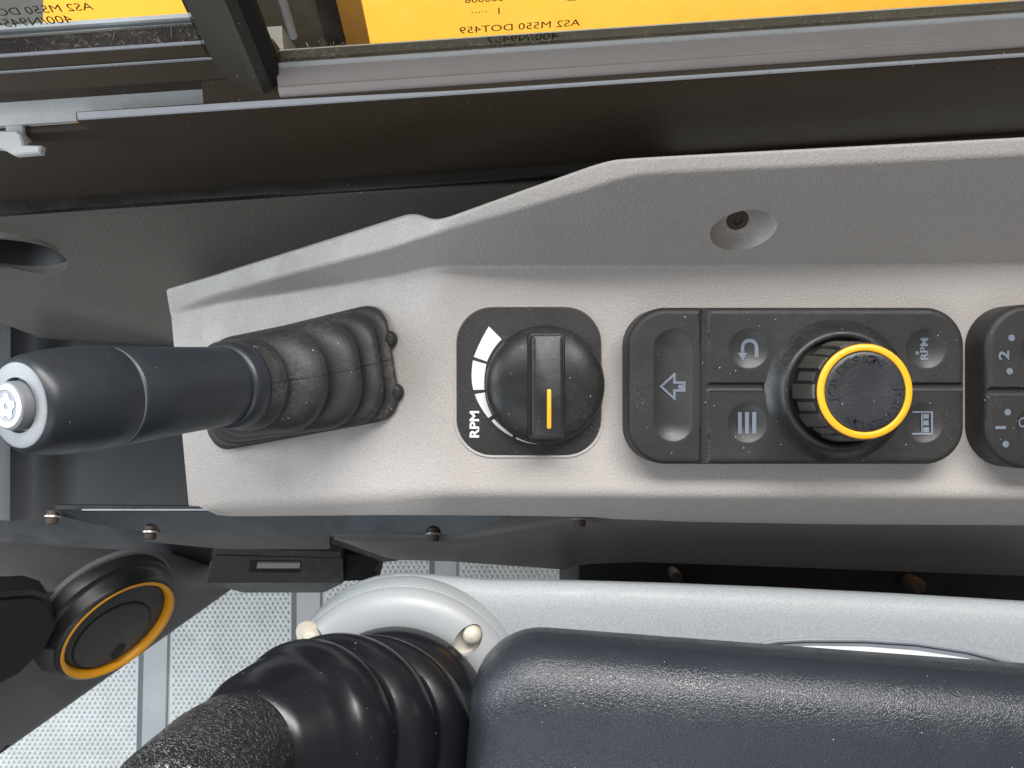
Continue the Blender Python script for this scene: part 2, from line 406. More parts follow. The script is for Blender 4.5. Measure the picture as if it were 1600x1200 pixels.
glass_text(paneR, '1  ·····', 760, 19, 10, pR, nR, 1.25, .003)
glass_text(paneR, '000006', 757, -1, 10, pR, nR, 1.25, .003)
glass_text(paneL, 'AS2 M550 DOT459', 42, 17, 10.5, pL, nL, 1.28, .001)
glass_text(paneL, '400/N9454', 52, 34, 11, pL, nL, 1.28, .0005)
# approval circle on the right pane
c = on_plane(896, -14, pR - nR * .25 if nR.y > 0 else pR + nR * .25, nR); g = Geo()
ri, ro = 3.3, 3.55
g.loft([[c + E * r * 1.2 * math.cos(2 * math.pi * k / 48) + LEAN * r * math.sin(2 * math.pi * k / 48) for k in range(48)] for r in (ri, ro)], False, False)
mk('approval_circle', g, M['print_dark'], paneR, smooth=0)

# post between the panes
t = thing('window_post', 'dark brown painted post between the two window panes', 'post', sill(eN - 8, 14, -5))
pb = [W(345, 112, 56), W(436, 166, 52), W(441, 150, 50), W(350, 96, 54)]
top = W(285, 0, 84), W(362, 0, 84)
d = LEAN * 95 + Vector((-2, 0, 0))
w0 = (eN - 19, eN - 2.2)
g = Geo(); q = [sill(w0[0], 10.7, -3), sill(w0[1] - 3, 4.0, -3), sill(w0[1], 5.5, -3), sill(w0[1], 13.0, -3), sill(w0[0], 20, -3)]
qq = [p + d for p in q]
g.loft([q, qq]); mk('post_body', g, M['frame_brown'], t, smooth=20)
g = Geo(); q = [sill(w0[1] + .1, 6.0, -2), sill(w0[1] + 3.0, 8.5, -2), sill(w0[1] + 3.0, 14, -2), sill(w0[1] + .1, 14, -2)]
g.loft([q, [p + d for p in q]]); mk('rubber_seal', g, M['cavity'], t, smooth=20)

# sealed edge and outer pillar behind the glass
t = thing('outer_pillar', 'outer pillar greyed for glass reflections, with yellow flange and bolt hole beside the window post', 'pillar', sill(eN + 10, 30, -60))
dl = LEAN * 150
def leanbox(e0, e1, o0, o1, z, dd=dl):
    q = [sill(e0, o0, z), sill(e1, o0, z), sill(e1, o1, z), sill(e0, o1, z)]
    return Geo().loft([q, [p + dd for p in q]])
mk('pillar_body', leanbox(eN - 14, eN + 8, 30, 36, -58), M['pillar'], t, smooth=20)
mk('seal_strip', leanbox(eN + 8, eN + 15.2, 28, 36, -58), M['seal_brown'], t, smooth=20)
fl = mk('flange', leanbox(eN + 15.4, eN + 24, 27.5, 29.5, -58), M['yellow_edge'], t, smooth=20)
hc = on_plane(533, 60, sill(eN, 27.4, -58), E.cross(LEAN).normalized()); hn = E.cross(LEAN).normalized()
mk('bolt_hole', Geo().lathe(hc, hn if hn.y < 0 else -hn, [(0, .4), (1.1, .4), (1.3, .1), (1.3, -1)], 24), M['cavity'], t)
g = Geo(); rr = [sill(eN + 2.0, 19.6, 2), sill(eN + 6, 19.8, 2)]
mk('clear_seal_lip', Geo().tube([sill(eN + 7 + .6 * k, 20.2, 5) + LEAN * (k * 12) + E * (-k * .4) for k in range(9)], 1.3, 10), M['channel'], t)

# latch at the far left of the sill
t = thing('window_latch', 'small light grey hooked latch at the end of the sill', 'latch', sill(xl0, 0, -12))
lat = [W(-30, 205, 48), W(24, 203, 48), W(32, 210, 48), W(36, 226, 48), W(64, 227, 48), W(61, 239, 48), W(20, 242, 48), W(2, 232, 48), W(-30, 230, 48)]
lat2 = [(p.x, p.y) for p in lat][::-1]
g = Geo(); g.loft([[Vector((x, y, 45)) for x, y in lat2], [Vector((x, y, 47.4)) for x, y in lat2], [Vector((p.x, p.y, 48)) for p in offset(lat2, .5)]])
mk('hook', g, M['channel'], t)
g = Geo(); g.box(tuple(W(20, 216, 45) - Vector((3, 0, 6))), tuple(W(20, 190, 45) + Vector((3, 0, -.5))), .8); mk('arm', g, M['channel'], t)

# lint caught in the seals
g = Geo()
for k in range(230):
    left = k % 3 == 0
    e = random.uniform(-230, eN - 20) if left else random.uniform(eN + 2, 230)
    p = sill(e, random.uniform(21, 26) if left else random.uniform(12.5, 18), random.uniform(3, 5) if left else random.uniform(-1.0, 1.6))
    dr = Vector((random.uniform(-1, 1), random.uniform(-1.2, 1), random.uniform(.1, 1))).normalized() * random.uniform(1, 3.6)
    bend = Vector((random.uniform(-1, 1), random.uniform(-1, 1), 0)) * .7
    g.tube([p, p + dr * .5 + bend, p + dr], [.05, .05, .03], 4)
for k in range(70):
    e = random.gauss(eN + 16, 5)
    p = sill(e, random.uniform(13, 19), random.uniform(-.5, 2.0))
    dr = Vector((random.uniform(-1, 1), random.uniform(-1, 1), random.uniform(0, .8))) * 2
    g.tube([p, p + dr * .5 + Vector((0, 0, .3)), p + dr], [.06, .05, .03], 4)
o = mk('seal_lint', g, M['lint'], base=sill(0, 15, 7), kind='stuff', smooth=0)
o['label'] = 'pale lint fibres caught along the window seals'; o['category'] = 'lint'

# ------------------------------------------------------------------ side trim panel under the sill
t = thing('side_trim', 'dark grey textured trim panel under the window sill with an oval recess', 'trim panel', (-120, 90, -230))
cols = []
for k in range(141):
    px = lerp(-560, 1050, k / 140)
    top = interp(px, [(-160, 336), (0, 325), (400, 302), (850, 285), (1050, 278)])
    c0 = W(px, top - 6, -44); c1 = W(px, top + 2, -41); c2 = W(px, top + 16, -44)
    mid = interp(px, [(-160, 420), (0, 455), (120, 487), (300, 540), (1050, 620)])
    bot = interp(px, [(-160, 445), (0, 505), (60, 528), (140, 532), (300, 540), (1050, 640)])
    c3 = W(px, mid, -120); c4 = W(px, bot, -190); c5 = c4 + Vector((0, 0, -60))
    cols.append(fillet([c0 + Vector((0, 6, -6)), c0, c1, c2, c3, c4, c5], [0, 2, 3, 6, 14, 5, 0], 5))
sm = []
g = Geo(); back = [[p + Vector((0, 25, -25)) for p in reversed(c)] for c in cols]
g.loft([c + b for c, b in zip(cols, back)])
trim = mk('panel', g, M['trim'], t)
# oval recess (grab hole)
pc = W(28, 398, -72); a_, b_, c_ = W(10, 345, -44), W(10, 455, -120), W(200, 345, -44)
nrm = (c_ - a_).cross(b_ - a_).normalized(); nrm = nrm if nrm.z > 0 else -nrm
pc = on_plane(22, 396, a_, nrm)
ux = (W(122, 400, -72) - W(10, 392, -72)); ux = (ux - nrm * ux.dot(nrm)).normalized(); uy = nrm.cross(ux)
def oval(h, sa, sb): return [pc + nrm * h + ux * (sa * math.cos(2 * math.pi * k / 48)) + uy * (sb * math.sin(2 * math.pi * k / 48)) for k in range(48)]
cut(trim, Geo().loft([oval(25, 25.4, 17.4), oval(-17, 24.6, 16.8)]))
mk('recess_rim', Geo().loft([oval(-3, 24.5, 16.6), oval(.4, 25, 17), oval(1.3, 26, 18), oval(.9, 27.5, 19.5), oval(-1.5, 29.5, 21.5)], False, False), M['trim'], t)
mk('recess_liner', Geo().loft([oval(-.9, 24.2, 16.3), oval(-6, 22.6, 15.0), oval(-15.4, 18.6, 12.6)], False, True), M['vent'], t)

# ------------------------------------------------------------------ grey console
con = thing('control_console', 'warm grey textured plastic console holding lever, dial and keypads', 'console', (40, -5, -90))
def K(px, py, z): return W(px, py, z)
st = []   # stations: rim outer R, lip inner L, crease C, front edge F, side bottom Sd
def lev(px):  # height of the lever face: falls away forward of the crease
    return 0.0 if px >= 690 else -(690 - px) * 0.115
ST = [
 ((262, 450, -44), (268, 486, -48.4), (270, 492, -48.6), (298, 796, -48), (306, 803, -50)),
 ((330, 430, -33), (334, 462, -35.5), (338, 474, -40.5), (352, 791, -41), (360, 808, -46)),
 ((470, 386, -11), (474, 423, -13), (480, 452, -24.3), (480, 785, -24.5), (480, 807, -31)),
 ((600, 345, 9), (602, 390, 8), (606, 432, -9.8), (606, 776, -10.2), (606, 806, -18)),
 ((640, 332, 15), (642, 377, 14), (646, 424, -5.2), (646, 773, -5.2), (646, 806, -15)),
 ((660, 334, 17), (662, 370, 17), (664, 420, -3), (664, 772, -3), (664, 806, -14)),
 ((676, 344, 20), (678, 366, 19), (680, 417, -1), (680, 771, -1), (680, 806, -13)),
 ((700, 338, 24), (700, 359, 22), (700, 415, 0), (700, 771, 0), (700, 806, -13)),
 ((820, 295, 38), (822, 324, 35), (820, 415, 0), (820, 772, 0), (820, 807, -14)),
 ((930, 256, 48), (934, 290, 45), (930, 415, 0), (930, 773, 0), (930, 809, -16)),
 ((960, 248, 50), (962, 281, 47), (960, 415, 0), (960, 773, 0), (960, 812, -18)),
 ((1000, 245, 51), (1000, 272, 49), (1000, 415, 0), (1000, 774, 0), (1000, 813, -18)),
 ((1070, 241, 51), (1070, 268, 49), (1070, 415, 0), (1070, 774, 0), (1070, 816, -20)),
 ((1300, 229, 52), (1300, 257, 50), (1300, 414, 0), (1300, 775, 0), (1300, 820, -22)),
 ((2100, 186, 52), (2100, 215, 50), (2100, 409, 0), (2100, 779, 0), (2100, 824, -22)),
]
kw = [[K(*p) for p in s] for s in ST]
tpar = [0]
for a, b in zip(kw, kw[1:]): tpar.append(tpar[-1] + (b[2] - a[2]).length)
NS = 230; dense = []
for i in range(NS):
    tt = tpar[-1] * i / (NS - 1); j = 0
    while j < len(tpar) - 2 and tt > tpar[j + 1]: j += 1
    f = (tt - tpar[j]) / (tpar[j + 1] - tpar[j])
    dense.append([kw[j][q].lerp(kw[j + 1][q], f) for q in range(5)])
for it in range(2):   # soften the breaks along the length
    new = [dense[0]]
    for i in range(1, NS - 1): new.append([(dense[i - 1][q] + dense[i][q] * 2 + dense[i + 1][q]) / 4 for q in range(5)])
    new.append(dense[-1]); dense = new
rings = []
for i, (R, Lp, C, F, Sd) in enumerate(dense):
    wall = max(0.3, (Lp - C).length)
    P0 = R + Vector((0, 2, -48)); U1 = Sd + Vector((0, 9, -2)); 
    ring = fillet([P0, R, Lp, C, F, Sd, U1], [0, 1.6, min(1.5, wall * .5), min(1.6, wall * .6), 3.8, .8, 0], 6)
    ring += [Vector((U1.x, lerp(U1.y, P0.y, .5), min(U1.z, P0.z) - 12))]
    rings.append(ring)
# rounded left end
first = rings[0]; cen = sum(first, Vector()) / len(first)
endr = [p.lerp(cen, .012) + Vector((-1.0, 0, -.6)) for p in first]
g = Geo(); g.loft([endr] + rings)
shell = mk('shell', g, M['grey'], con)
# screw recess in the rear wall
L0, C0 = W(1160, 264, 50), W(1160, 414, 0)
wn = (Vector((1, 0, 0))).cross(L0 - C0).normalized(); wn = wn if wn.z > 0 else -wn
hp = on_plane(1160, 364, C0, wn); hax = (wn + Vector((0, .25, .25))).normalized()
cut(shell, Geo().lathe(hp, hax, [(12.6, 20), (12.3, 1.0), (11.6, -.6), (10.6, -3.0), (8.6, -6.2), (6.2, -8.4), (5.0, -9.0)], 64, cap0=True, cap1=True))
mk('recess_screw', Geo().lathe(hp - hax * 8.95, hax, [(4.0, 0), (4.0, .7), (3.5, 1.1), (1.6, 1.1), (1.4, .3), (0, .3)], 32), M['rust'], con)

# lower skirt below the console
def strip_surface(top, bot, thick=5, n=40):
    rows = []
    for k in range(n + 1):
        f = k / n
        a = interp3(top, f); b = interp3(bot, f)
        rows.append((a, b))
    return rows
def interp3(pts, f):
    n = len(pts) - 1; i = min(int(f * n), n - 1); return pts[i].lerp(pts[i + 1], f * n - i)
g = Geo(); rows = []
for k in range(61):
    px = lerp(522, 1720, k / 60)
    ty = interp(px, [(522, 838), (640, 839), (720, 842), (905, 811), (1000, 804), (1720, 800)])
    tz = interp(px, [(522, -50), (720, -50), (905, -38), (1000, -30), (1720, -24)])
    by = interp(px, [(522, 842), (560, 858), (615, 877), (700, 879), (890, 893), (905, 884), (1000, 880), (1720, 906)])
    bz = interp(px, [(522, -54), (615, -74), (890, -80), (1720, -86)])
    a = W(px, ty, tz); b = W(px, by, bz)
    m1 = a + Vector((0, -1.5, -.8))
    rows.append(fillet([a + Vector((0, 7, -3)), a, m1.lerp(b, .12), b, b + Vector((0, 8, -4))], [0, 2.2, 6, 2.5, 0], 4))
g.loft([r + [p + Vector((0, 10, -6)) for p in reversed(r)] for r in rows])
mk('lower_skirt', g, M['grey_shaded'], con)

# ------------------------------------------------------------------ throttle dial
dx, dy = 12.8, -.4
dial = thing('throttle_dial', 'round black throttle dial with white wedge scale on a square black plate', 'dial', (dx, dy, 0))
pc2 = (6.6, 1.0)
def rr3(hw, hh, r, z): return [Vector((x, y, z)) for x, y in rrect(pc2[0], pc2[1], hw, hh, r, 10)]
mk('plate_rim', Geo().loft([rr3(29.4, 30.0, 15, -.5), rr3(29.2, 29.8, 15, .45), rr3(28.8, 29.4, 14.6, .62), rr3(28.4, 29.0, 14.2, .5), rr3(28.2, 28.8, 14, .1)], False, False), M['grey'], dial)
mk('scale_plate', Geo().loft([rr3(28.1, 28.7, 14, -.4), rr3(28.1, 28.7, 14, .28), rr3(27.9, 28.5, 13.8, .36)]), M['plate'], dial)
marks = [([(764, 510), (752, 531), (740.4, 557.5)], [(784, 530), (770, 547), (761, 565)]),
         ([(739, 563), (737, 588), (739.6, 609)], [(760, 569), (757, 589), (757, 609)]),
         ([(742, 616), (750, 634), (763, 653)], [(758, 613), (761, 630), (769, 649)]),
         ([(768, 657.5), (782, 671), (800.5, 682.5)], [(772, 654.5), (785, 667), (802, 679)]),
         ([(806, 685.5), (825, 692), (847, 694.3)], [(807.5, 682), (826, 688.3), (847, 691)])]
def quad_pts(p, n=8):
    out = []
    for k in range(n + 1):
        tt = k / n
        l0 = (tt - .5) * (tt - 1) * 2; l1 = -4 * tt * (tt - 1); l2 = 2 * tt * (tt - .5)
        out.append(W(l0 * p[0][0] + l1 * p[1][0] + l2 * p[2][0], l0 * p[0][1] + l1 * p[1][1] + l2 * p[2][1], .42))
    return out
for o_, i_ in marks:
    a = quad_pts(o_); b = quad_pts(i_); n = len(a)
    g = Geo(); g.add(a + b, [(k, k + 1, n + k + 1, n + k) for k in range(n - 1)]); mk('scale_mark', g, M['print'], dial, smooth=0)
c = W(742, 663, .42)
mk('lettering', text_geo('RPM', 5.0, lambda u, v, w: c + Vector((-v, u * 1.15, 0)), bold=.14), M['print'], dial, smooth=0)
kn = mk('knob', Geo().lathe((dx, dy, 0), (0, 0, 1), [(22.2, .4), (22.9, 1.2), (23.0, 3.4), (22.6, 5.0), (21.6, 6.4), (19.5, 7.9), (16.5, 9.2), (12.5, 10.2), (8, 10.8), (4, 11), (0, 11.05)], 96), M['knob'], dial, smooth=60)
def bar(hw, hh, r, z, cx=dx + .1): return [Vector((x, y, z)) for x, y in rrect(cx, dy - .3, hw, hh, r, 5)]
mk('grip_bar_base', Geo().loft([bar(7.6, 20.6, 2.4, 5), bar(7.0, 20.0, 2.2, 11.6), bar(6.6, 19.6, 2.0, 12.4), bar(6.1, 19.2, 2.0, 12.5)]), M['knob'], kn)
gb = mk('grip_bar', Geo().loft([bar(6.2, 19.2, 1.8, 12.0), bar(5.7, 18.7, 1.5, 19.3), bar(5.4, 18.4, 1.4, 20.2), bar(4.8, 17.8, 1.2, 20.6)]), M['knob'], kn)
lc = W(858, 639, 20.75)
mk('indicator_line', Geo().loft([[Vector((x, y, z)) for x, y in rrect(lc.x, lc.y, .75 - i, 7.2 - i, .6, 4)] for i, z in ((0, 20.4), (0, 20.75), (.15, 20.85))]), M['orange'], kn)

# ------------------------------------------------------------------ keypads
def edge_samples(a, b, step):
    e = [0, .06, .18, .36, .6, .9, 1.3, 1.8, 2.4, 3.1, 3.9]
    n = max(2, int((b - a - 2 * 3.9) / step))
    mid = [a + 3.9 + (b - a - 7.8) * k / n for k in range(1, n)]
    return [a + q for q in e] + mid + [b - q for q in reversed(e)]
def sd_rr(x, y, hw, hh, r):
    qx = abs(x) - hw + r; qy = abs(y) - hh + r
    return math.hypot(max(qx, 0), max(qy, 0)) + min(max(qx, qy), 0) - r
class Pad:
    def __init__(s, cx, cy, hw, hh, r, H, dimples, grooves):
        s.__dict__.update(locals())
    def h(s, x, y):
        d = -sd_rr(x - s.cx, y - s.cy, s.hw, s.hh, s.r); z = s.H
        f = 2.6
        if d < f: z -= f - math.sqrt(max(0, f * f - (f - max(d, 0)) ** 2))
        for (x0, y0, x1, y1, w, dep) in s.grooves:
            ax, ay = x1 - x0, y1 - y0; l2 = ax * ax + ay * ay
            tt = max(0, min(1, ((x - x0) * ax + (y - y0) * ay) / l2)); q = math.hypot(x - x0 - ax * tt, y - y0 - ay * tt) / w
            if q < 1: z = min(z, s.H - dep * (1 - q ** 4) ** .5 if q > .0 else s.H - dep)
        for (x0, y0, x1, y1, R, dep) in s.dimples:
            ax, ay = x1 - x0, y1 - y0; l2 = max(ax * ax + ay * ay, 1e-6)
            tt = max(0, min(1, ((x - x0) * ax + (y - y0) * ay) / l2)); q = math.hypot(x - x0 - ax * tt, y - y0 - ay * tt) / R
            if q < 1: z -= dep * (1 - q * q)
        return z
    def body(s):
        ys = edge_samples(-s.hh, s.hh, .55); us = edge_samples(-1 * s.hw, s.hw, .55); us = [u / s.hw for u in us]
        g = Geo(); v = []; nx = len(us); ny = len(ys)
        for y in ys:
            q = abs(y) - s.hh + s.r; w = s.hw - s.r + math.sqrt(max(0, s.r ** 2 - max(q, 0) ** 2))
            for u in us: v.append(Vector((s.cx + u * w, s.cy + y, s.h(s.cx + u * w, s.cy + y))))
        f = [(j * nx + i, j * nx + i + 1, (j + 1) * nx + i + 1, (j + 1) * nx + i) for j in range(ny - 1) for i in range(nx - 1)]
        loop = [i for i in range(nx)] + [j * nx + nx - 1 for j in range(1, ny)] + [(ny - 1) * nx + i for i in range(nx - 2, -1, -1)] + [j * nx for j in range(ny - 2, 0, -1)]
        o = len(v); n = len(loop)
        for i in loop: 
            p = v[i]; v.append(Vector((s.cx + (p.x - s.cx) * 1.008, s.cy + (p.y - s.cy) * 1.012, -.3)))
        f += [(loop[k], loop[(k + 1) % n], o + (k + 1) % n, o + k) for k in range(n)]
        return g.add(v, f)
    def dish(s, i, lift=.06):
        x0, y0, x1, y1, R, dep = s.dimples[i]; g = Geo(); rings = []
        for q in (1.0, .93, .8, .6, .4, .2, .02):
            ring = []
            for k in range(48):
                a = 2 * math.pi * k / 48; e = (x1, y1) if math.sin(a) * (y1 - y0) >= 0 and (y1 != y0) else (x0, y0)
                if y1 == y0: e = (x0, y0)
                x = e[0] + R * q * math.cos(a); y = e[1] + R * q * math.sin(a)
                ring.append(Vector((x, y, s.h(x, y) + lift)))
            rings.append(ring)
        return g.loft(rings, False, True)
    def flat(s, polys, c, lift=.2):
        """icon polygons (local u up, v right in the key's own reading direction) -> on the pad"""
        g = Geo()
        for poly in polys:
            v = []
            for (u, w) in poly: x = c[0] - w; y = c[1] + u; v.append(Vector((x, y, s.h(x, y) + lift)))
            g.add(v, [tuple(range(len(v)))])
        return g
def thick(path, w):
    """open polyline -> quads of width w"""
    out = []; n = len(path)
    nr = []
    for i in range(n):
        a = path[max(i - 1, 0)]; b = path[min(i + 1, n - 1)]; l = math.hypot(b[0] - a[0], b[1] - a[1]) or 1
        nr.append((-(b[1] - a[1]) / l, (b[0] - a[0]) / l))
    for i in range(n - 1):
        p, q, m, r = path[i], path[i + 1], nr[i], nr[i + 1]; h = w / 2
        out.append([(p[0] + m[0] * h, p[1] + m[1] * h), (q[0] + r[0] * h, q[1] + r[1] * h), (q[0] - r[0] * h, q[1] - r[1] * h), (p[0] - m[0] * h, p[1] - m[1] * h)])
    return out
def segs(path, w):
    out = []
    for a, b in zip(path, path[1:]): 
        l = math.hypot(b[0] - a[0], b[1] - a[1]); ex, ey = (b[0] - a[0]) / l * w / 2, (b[1] - a[1]) / l * w / 2
        out += thick([(a[0] - ex, a[1] - ey), (b[0] + ex, b[1] + ey)], w)
    return out

PH = 12.0
kb = [W(1170, 545, PH), W(1168, 661, PH), W(1447, 545, PH), W(1443, 661, PH)]
pill = W(1052, 602, PH); gx = W(1101, 600, PH).x; gy = W(800, 605, PH).y
cxp, cyp = 107.0, -.7; hwp, hhp = 63.4, 29.6
pad1 = Pad(cxp, cyp, hwp, hhp, 14.5, PH,
   [(pill.x, pill.y - 13.8, pill.x, pill.y + 13.8, 7.2, 2.0)] + [(k.x, k.y, k.x, k.y, 7.3, 1.5) for k in kb],
   [(gx, -40, gx, 40, 1.7, 1.5), (gx, gy, cxp + hwp + 5, gy, 1.7, 1.5)])
t = thing('rotary_keypad', 'black rubber keypad with home, back, menu, RPM keys around the orange ringed knob', 'keypad', (cxp, cyp, 0))
mk('body', pad1.body(), M['pad'], t, smooth=50)
btn = [mk('button', pad1.dish(i), M['button'], t, smooth=60) for i in range(5)]
def arc(cx, cy, r, a0, a1, n=10): return [(cx + r * math.cos(math.radians(lerp(a0, a1, k / n))), cy + r * math.sin(math.radians(lerp(a0, a1, k / n)))) for k in range(n + 1)]
# home: arrow-shaped house; u = across (+ up in the picture), w = towards the key's top
home = segs([(-1.5, -4.4), (-1.5, -.8), (-4.6, -.8), (0, 4.4), (4.6, -.8), (1.5, -.8), (1.5, -4.4), (2.8, -4.4), (2.8, -5.2)][:7], .9)
home += segs([(1.5, -4.4), (.3, -4.4), (.3, -2.6), (-.6, -2.6), (-.6, -4.4), (-1.5, -4.4)], .8)
hc2 = W(1052, 604, PH)
mk('icon', pad1.flat(home, (hc2.x, hc2.y)), M['print_blue'], btn[0], smooth=0)
# back: hooked arrow
bk = thick([(-1.9, -4.0), (-1.9, 1.0)] + arc(0, 1.0, 1.9, 180, 0, 10) + [(1.9, -1.6)], 1.3)
bk = [[(-v, -u) for u, v in q] for q in bk]
bk = [[(p[1] * 1.0, p[0]) for p in q] for q in bk]
hook = thick([(-1.6, 3.6), (-1.6, 1.0)], 1.2)
c = (kb[0].x, kb[0].y)
path = [(-2.6, -3.6), (-.2, -3.6)] 
def xy_icon(pad, polys, c, lift=.2):
    g = Geo()
    for poly in polys:
        v = [Vector((c[0] + x, c[1] + y, pad.h(c[0] + x, c[1] + y) + lift)) for x, y in poly]
        g.add(v, [tuple(range(len(v)))])
    return g
up = thick([(3.2, -3.2), (3.2, .6)] + arc(.6, .6, 2.6, 0, 180, 12)[1:] + [(-2.0, -1.6)], 1.35) + [[(-4.0, -1.5), (-.2, -1.5), (-2.1, -4.4)]]
mk('icon', xy_icon(pad1, up, c), M['print_blue'], btn[1], smooth=0)
c = (kb[1].x, kb[1].y)
mk('icon', xy_icon(pad1, [[(x - .75, -4.1), (x + .75, -4.1), (x + .75, 4.1), (x - .75, 4.1)] for x in (-2.7, 0, 2.7)], c), M['print_blue'], btn[2], smooth=0)
c3 = kb[2]
g = text_geo('RPM', 4.0, lambda u, v, w: Vector((c3.x - v, c3.y + u * 1.15, pad1.h(c3.x - v, c3.y + u * 1.15) + .2)), bold=.1)
g.add(xy_icon(pad1, [arc(-2.8, -1.5, .7, 0, 330, 8)], (c3.x, c3.y)).v, [tuple(range(9))])
mk('icon', g, M['print_blue'], btn[3], smooth=0)
c = (kb[3].x, kb[3].y)
box = segs([(2.0, -4.1), (3.4, -4.1), (3.4, 4.1), (-3.6, 4.1)], .7) + segs([(2.4, -4.1), (-3.6, -4.1)], .7) + segs([(-.2, -4.1), (-.2, 4.1)], .55) + [[(.5, y - .95), (2.5, y - .95), (2.5, y + .95), (.5, y + .95)] for y in (-2.6, 0, 2.5)]
mk('icon', xy_icon(pad1, box, c), M['print_blue'], btn[4], smooth=0)

# second keypad at the right
k2 = [W(1625, 548, PH), W(1618, 665, PH)]
pad2 = Pad(177.4 + 63.4, -1.0, 63.4, 31.0, 16, PH + 1,
   [(k.x, k.y, k.x, k.y, 7.6, 1.5) for k in k2], [(177.6 + 2, W(800, 613, PH).y, 310, W(800, 613, PH).y, 1.7, 1.5)])
t = thing('number_keypad', 'black rubber keypad marked 1 and 2 with blue grey dots', 'keypad', (240.8, -1, 0))
mk('body', pad2.body(), M['pad'], t, smooth=50)
b2 = [mk('button', pad2.dish(i), M['button'], t, smooth=60) for i in range(2)]
for ch, px, py in (('2', 1569, 555), ('1', 1564, 668)):
    cc = W(px, py, PH + 1)
    mk('numeral', text_geo(ch, 5.4, lambda u, v, w: Vector((cc.x - v, cc.y + u * 1.35, pad2.h(cc.x - v, cc.y) + .2)), bold=.16), M['print_blue'], t, smooth=0)
for px, py in ((1580, 528), (1577, 580), (1574, 644), (1571, 694)):
    cc = W(px, py, PH + 1); mk('dot', xy_icon(pad2, [arc(0, 0, 1.25, 0, 345, 23)], (cc.x, cc.y)), M['print_blue'], t, smooth=0)
cc = W(1599, 660, PH + 1)
ring = thick(arc(0, 0, 1.6, 0, 360, 16), .8)
mk('icon', xy_icon(pad2, ring, (cc.x, cc.y), .35), M['print_blue'], b2[1], smooth=0)

# ------------------------------------------------------------------ rotary controller
rc = (122.0, -2.6)
t = thing('rotary_controller', 'knurled black rotary knob with orange ring and embossed lettering on its cap', 'knob', (rc[0], rc[1], PH))
o3 = (rc[0], rc[1], 0)
mk('collar', Geo().lathe(o3, (0, 0, 1), [(27.2, PH - .4), (26.6, PH + .2), (25.8, PH + .9), (24.6, PH + 2.2), (23.4, PH + 4.0), (22.4, PH + 5.6), (21.6, PH + 6.3), (20.6, PH + 6.4), (19.8, PH + 5.8), (19.2, PH + 3), (15, PH + 2.6)], 96), M['knob'], t, smooth=60)
kb_ = mk('knob_body', Geo().lathe(o3, (0, 0, 1), [(17.6, PH + 2), (17.6, PH + 6), (17.0, 22), (16.6, 34.5), (16.2, 35.3)], 96), M['knob'], t)
NP = 20
for k in range(NP):
    a0 = 2 * math.pi * k / NP; wide = k % 2 == 0; da = 2 * math.pi / NP * (.46 if wide else .30)
    r0, r1 = (17.0, 18.5) if wide else (16.8, 17.9)
    zb = PH + 5.2 if wide else PH + 7.5
    rings = []
    for z, rr in ((zb, r1), (zb + .4, r1 + .25), (30.5, r1 - .75), (33.2 if wide else 31.5, r1 - 1.2), (33.8 if wide else 32, r1 - 1.8)):
        rings.append([Vector((rc[0] + r * math.cos(a0 + d_), rc[1] + r * math.sin(a0 + d_), z)) for r, d_ in ((r0 - 1.2, -da), (rr, -da), (rr + .1, 0), (rr, da), (r0 - 1.2, da))])
    mk('grip_pad', Geo().loft(rings), M['grip'], t)
ZT = 36.0
mk('accent_ring', Geo().lathe(o3, (0, 0, 1), [(15.8, 34.4), (16.4, 34.9), (16.5, 35.6), (16.1, ZT), (14.6, ZT + .15), (14.1, ZT - .1), (14.0, 35)], 96), M['orange'], t, smooth=60)
cap = mk('cap', Geo().lathe(o3, (0, 0, 1), [(13.95, 34.8), (13.9, ZT - .1), (13.5, ZT + .15), (12, ZT + .35), (9, ZT + .25), (5, ZT), (0, ZT - .1)], 96), M['cap'], t, smooth=60)
def arc_text(txt, a_start, step, r, size):
    g = Geo(); a = a_start
    for ch in txt:
        if ch != ' ':
            th = math.radians(a); ex = Vector((math.sin(th), -math.cos(th), 0)); ey = Vector((math.cos(th), math.sin(th), 0))
            c = Vector((rc[0], rc[1], ZT + .4)) + ey * r
            q = text_geo(ch, size, lambda u, v, w: c + ex * u * 1.45 + ey * v + Vector((0, 0, w)), bold=.02, depth=.3)
            g.add(q.v, q.f)
        a -= step * (.75 if ch == 'I' else .8 if ch == ' ' else 1.0)
    return g
mk('embossed_lettering', arc_text('JCB DESIGN', 192, 14.6, 11.3, 3.7), M['cap'], cap, smooth=20)
mk('embossed_lettering', arc_text('JCB DESIGN', 6, 14.6, 11.3, 3.7), M['cap'], cap, smooth=20)

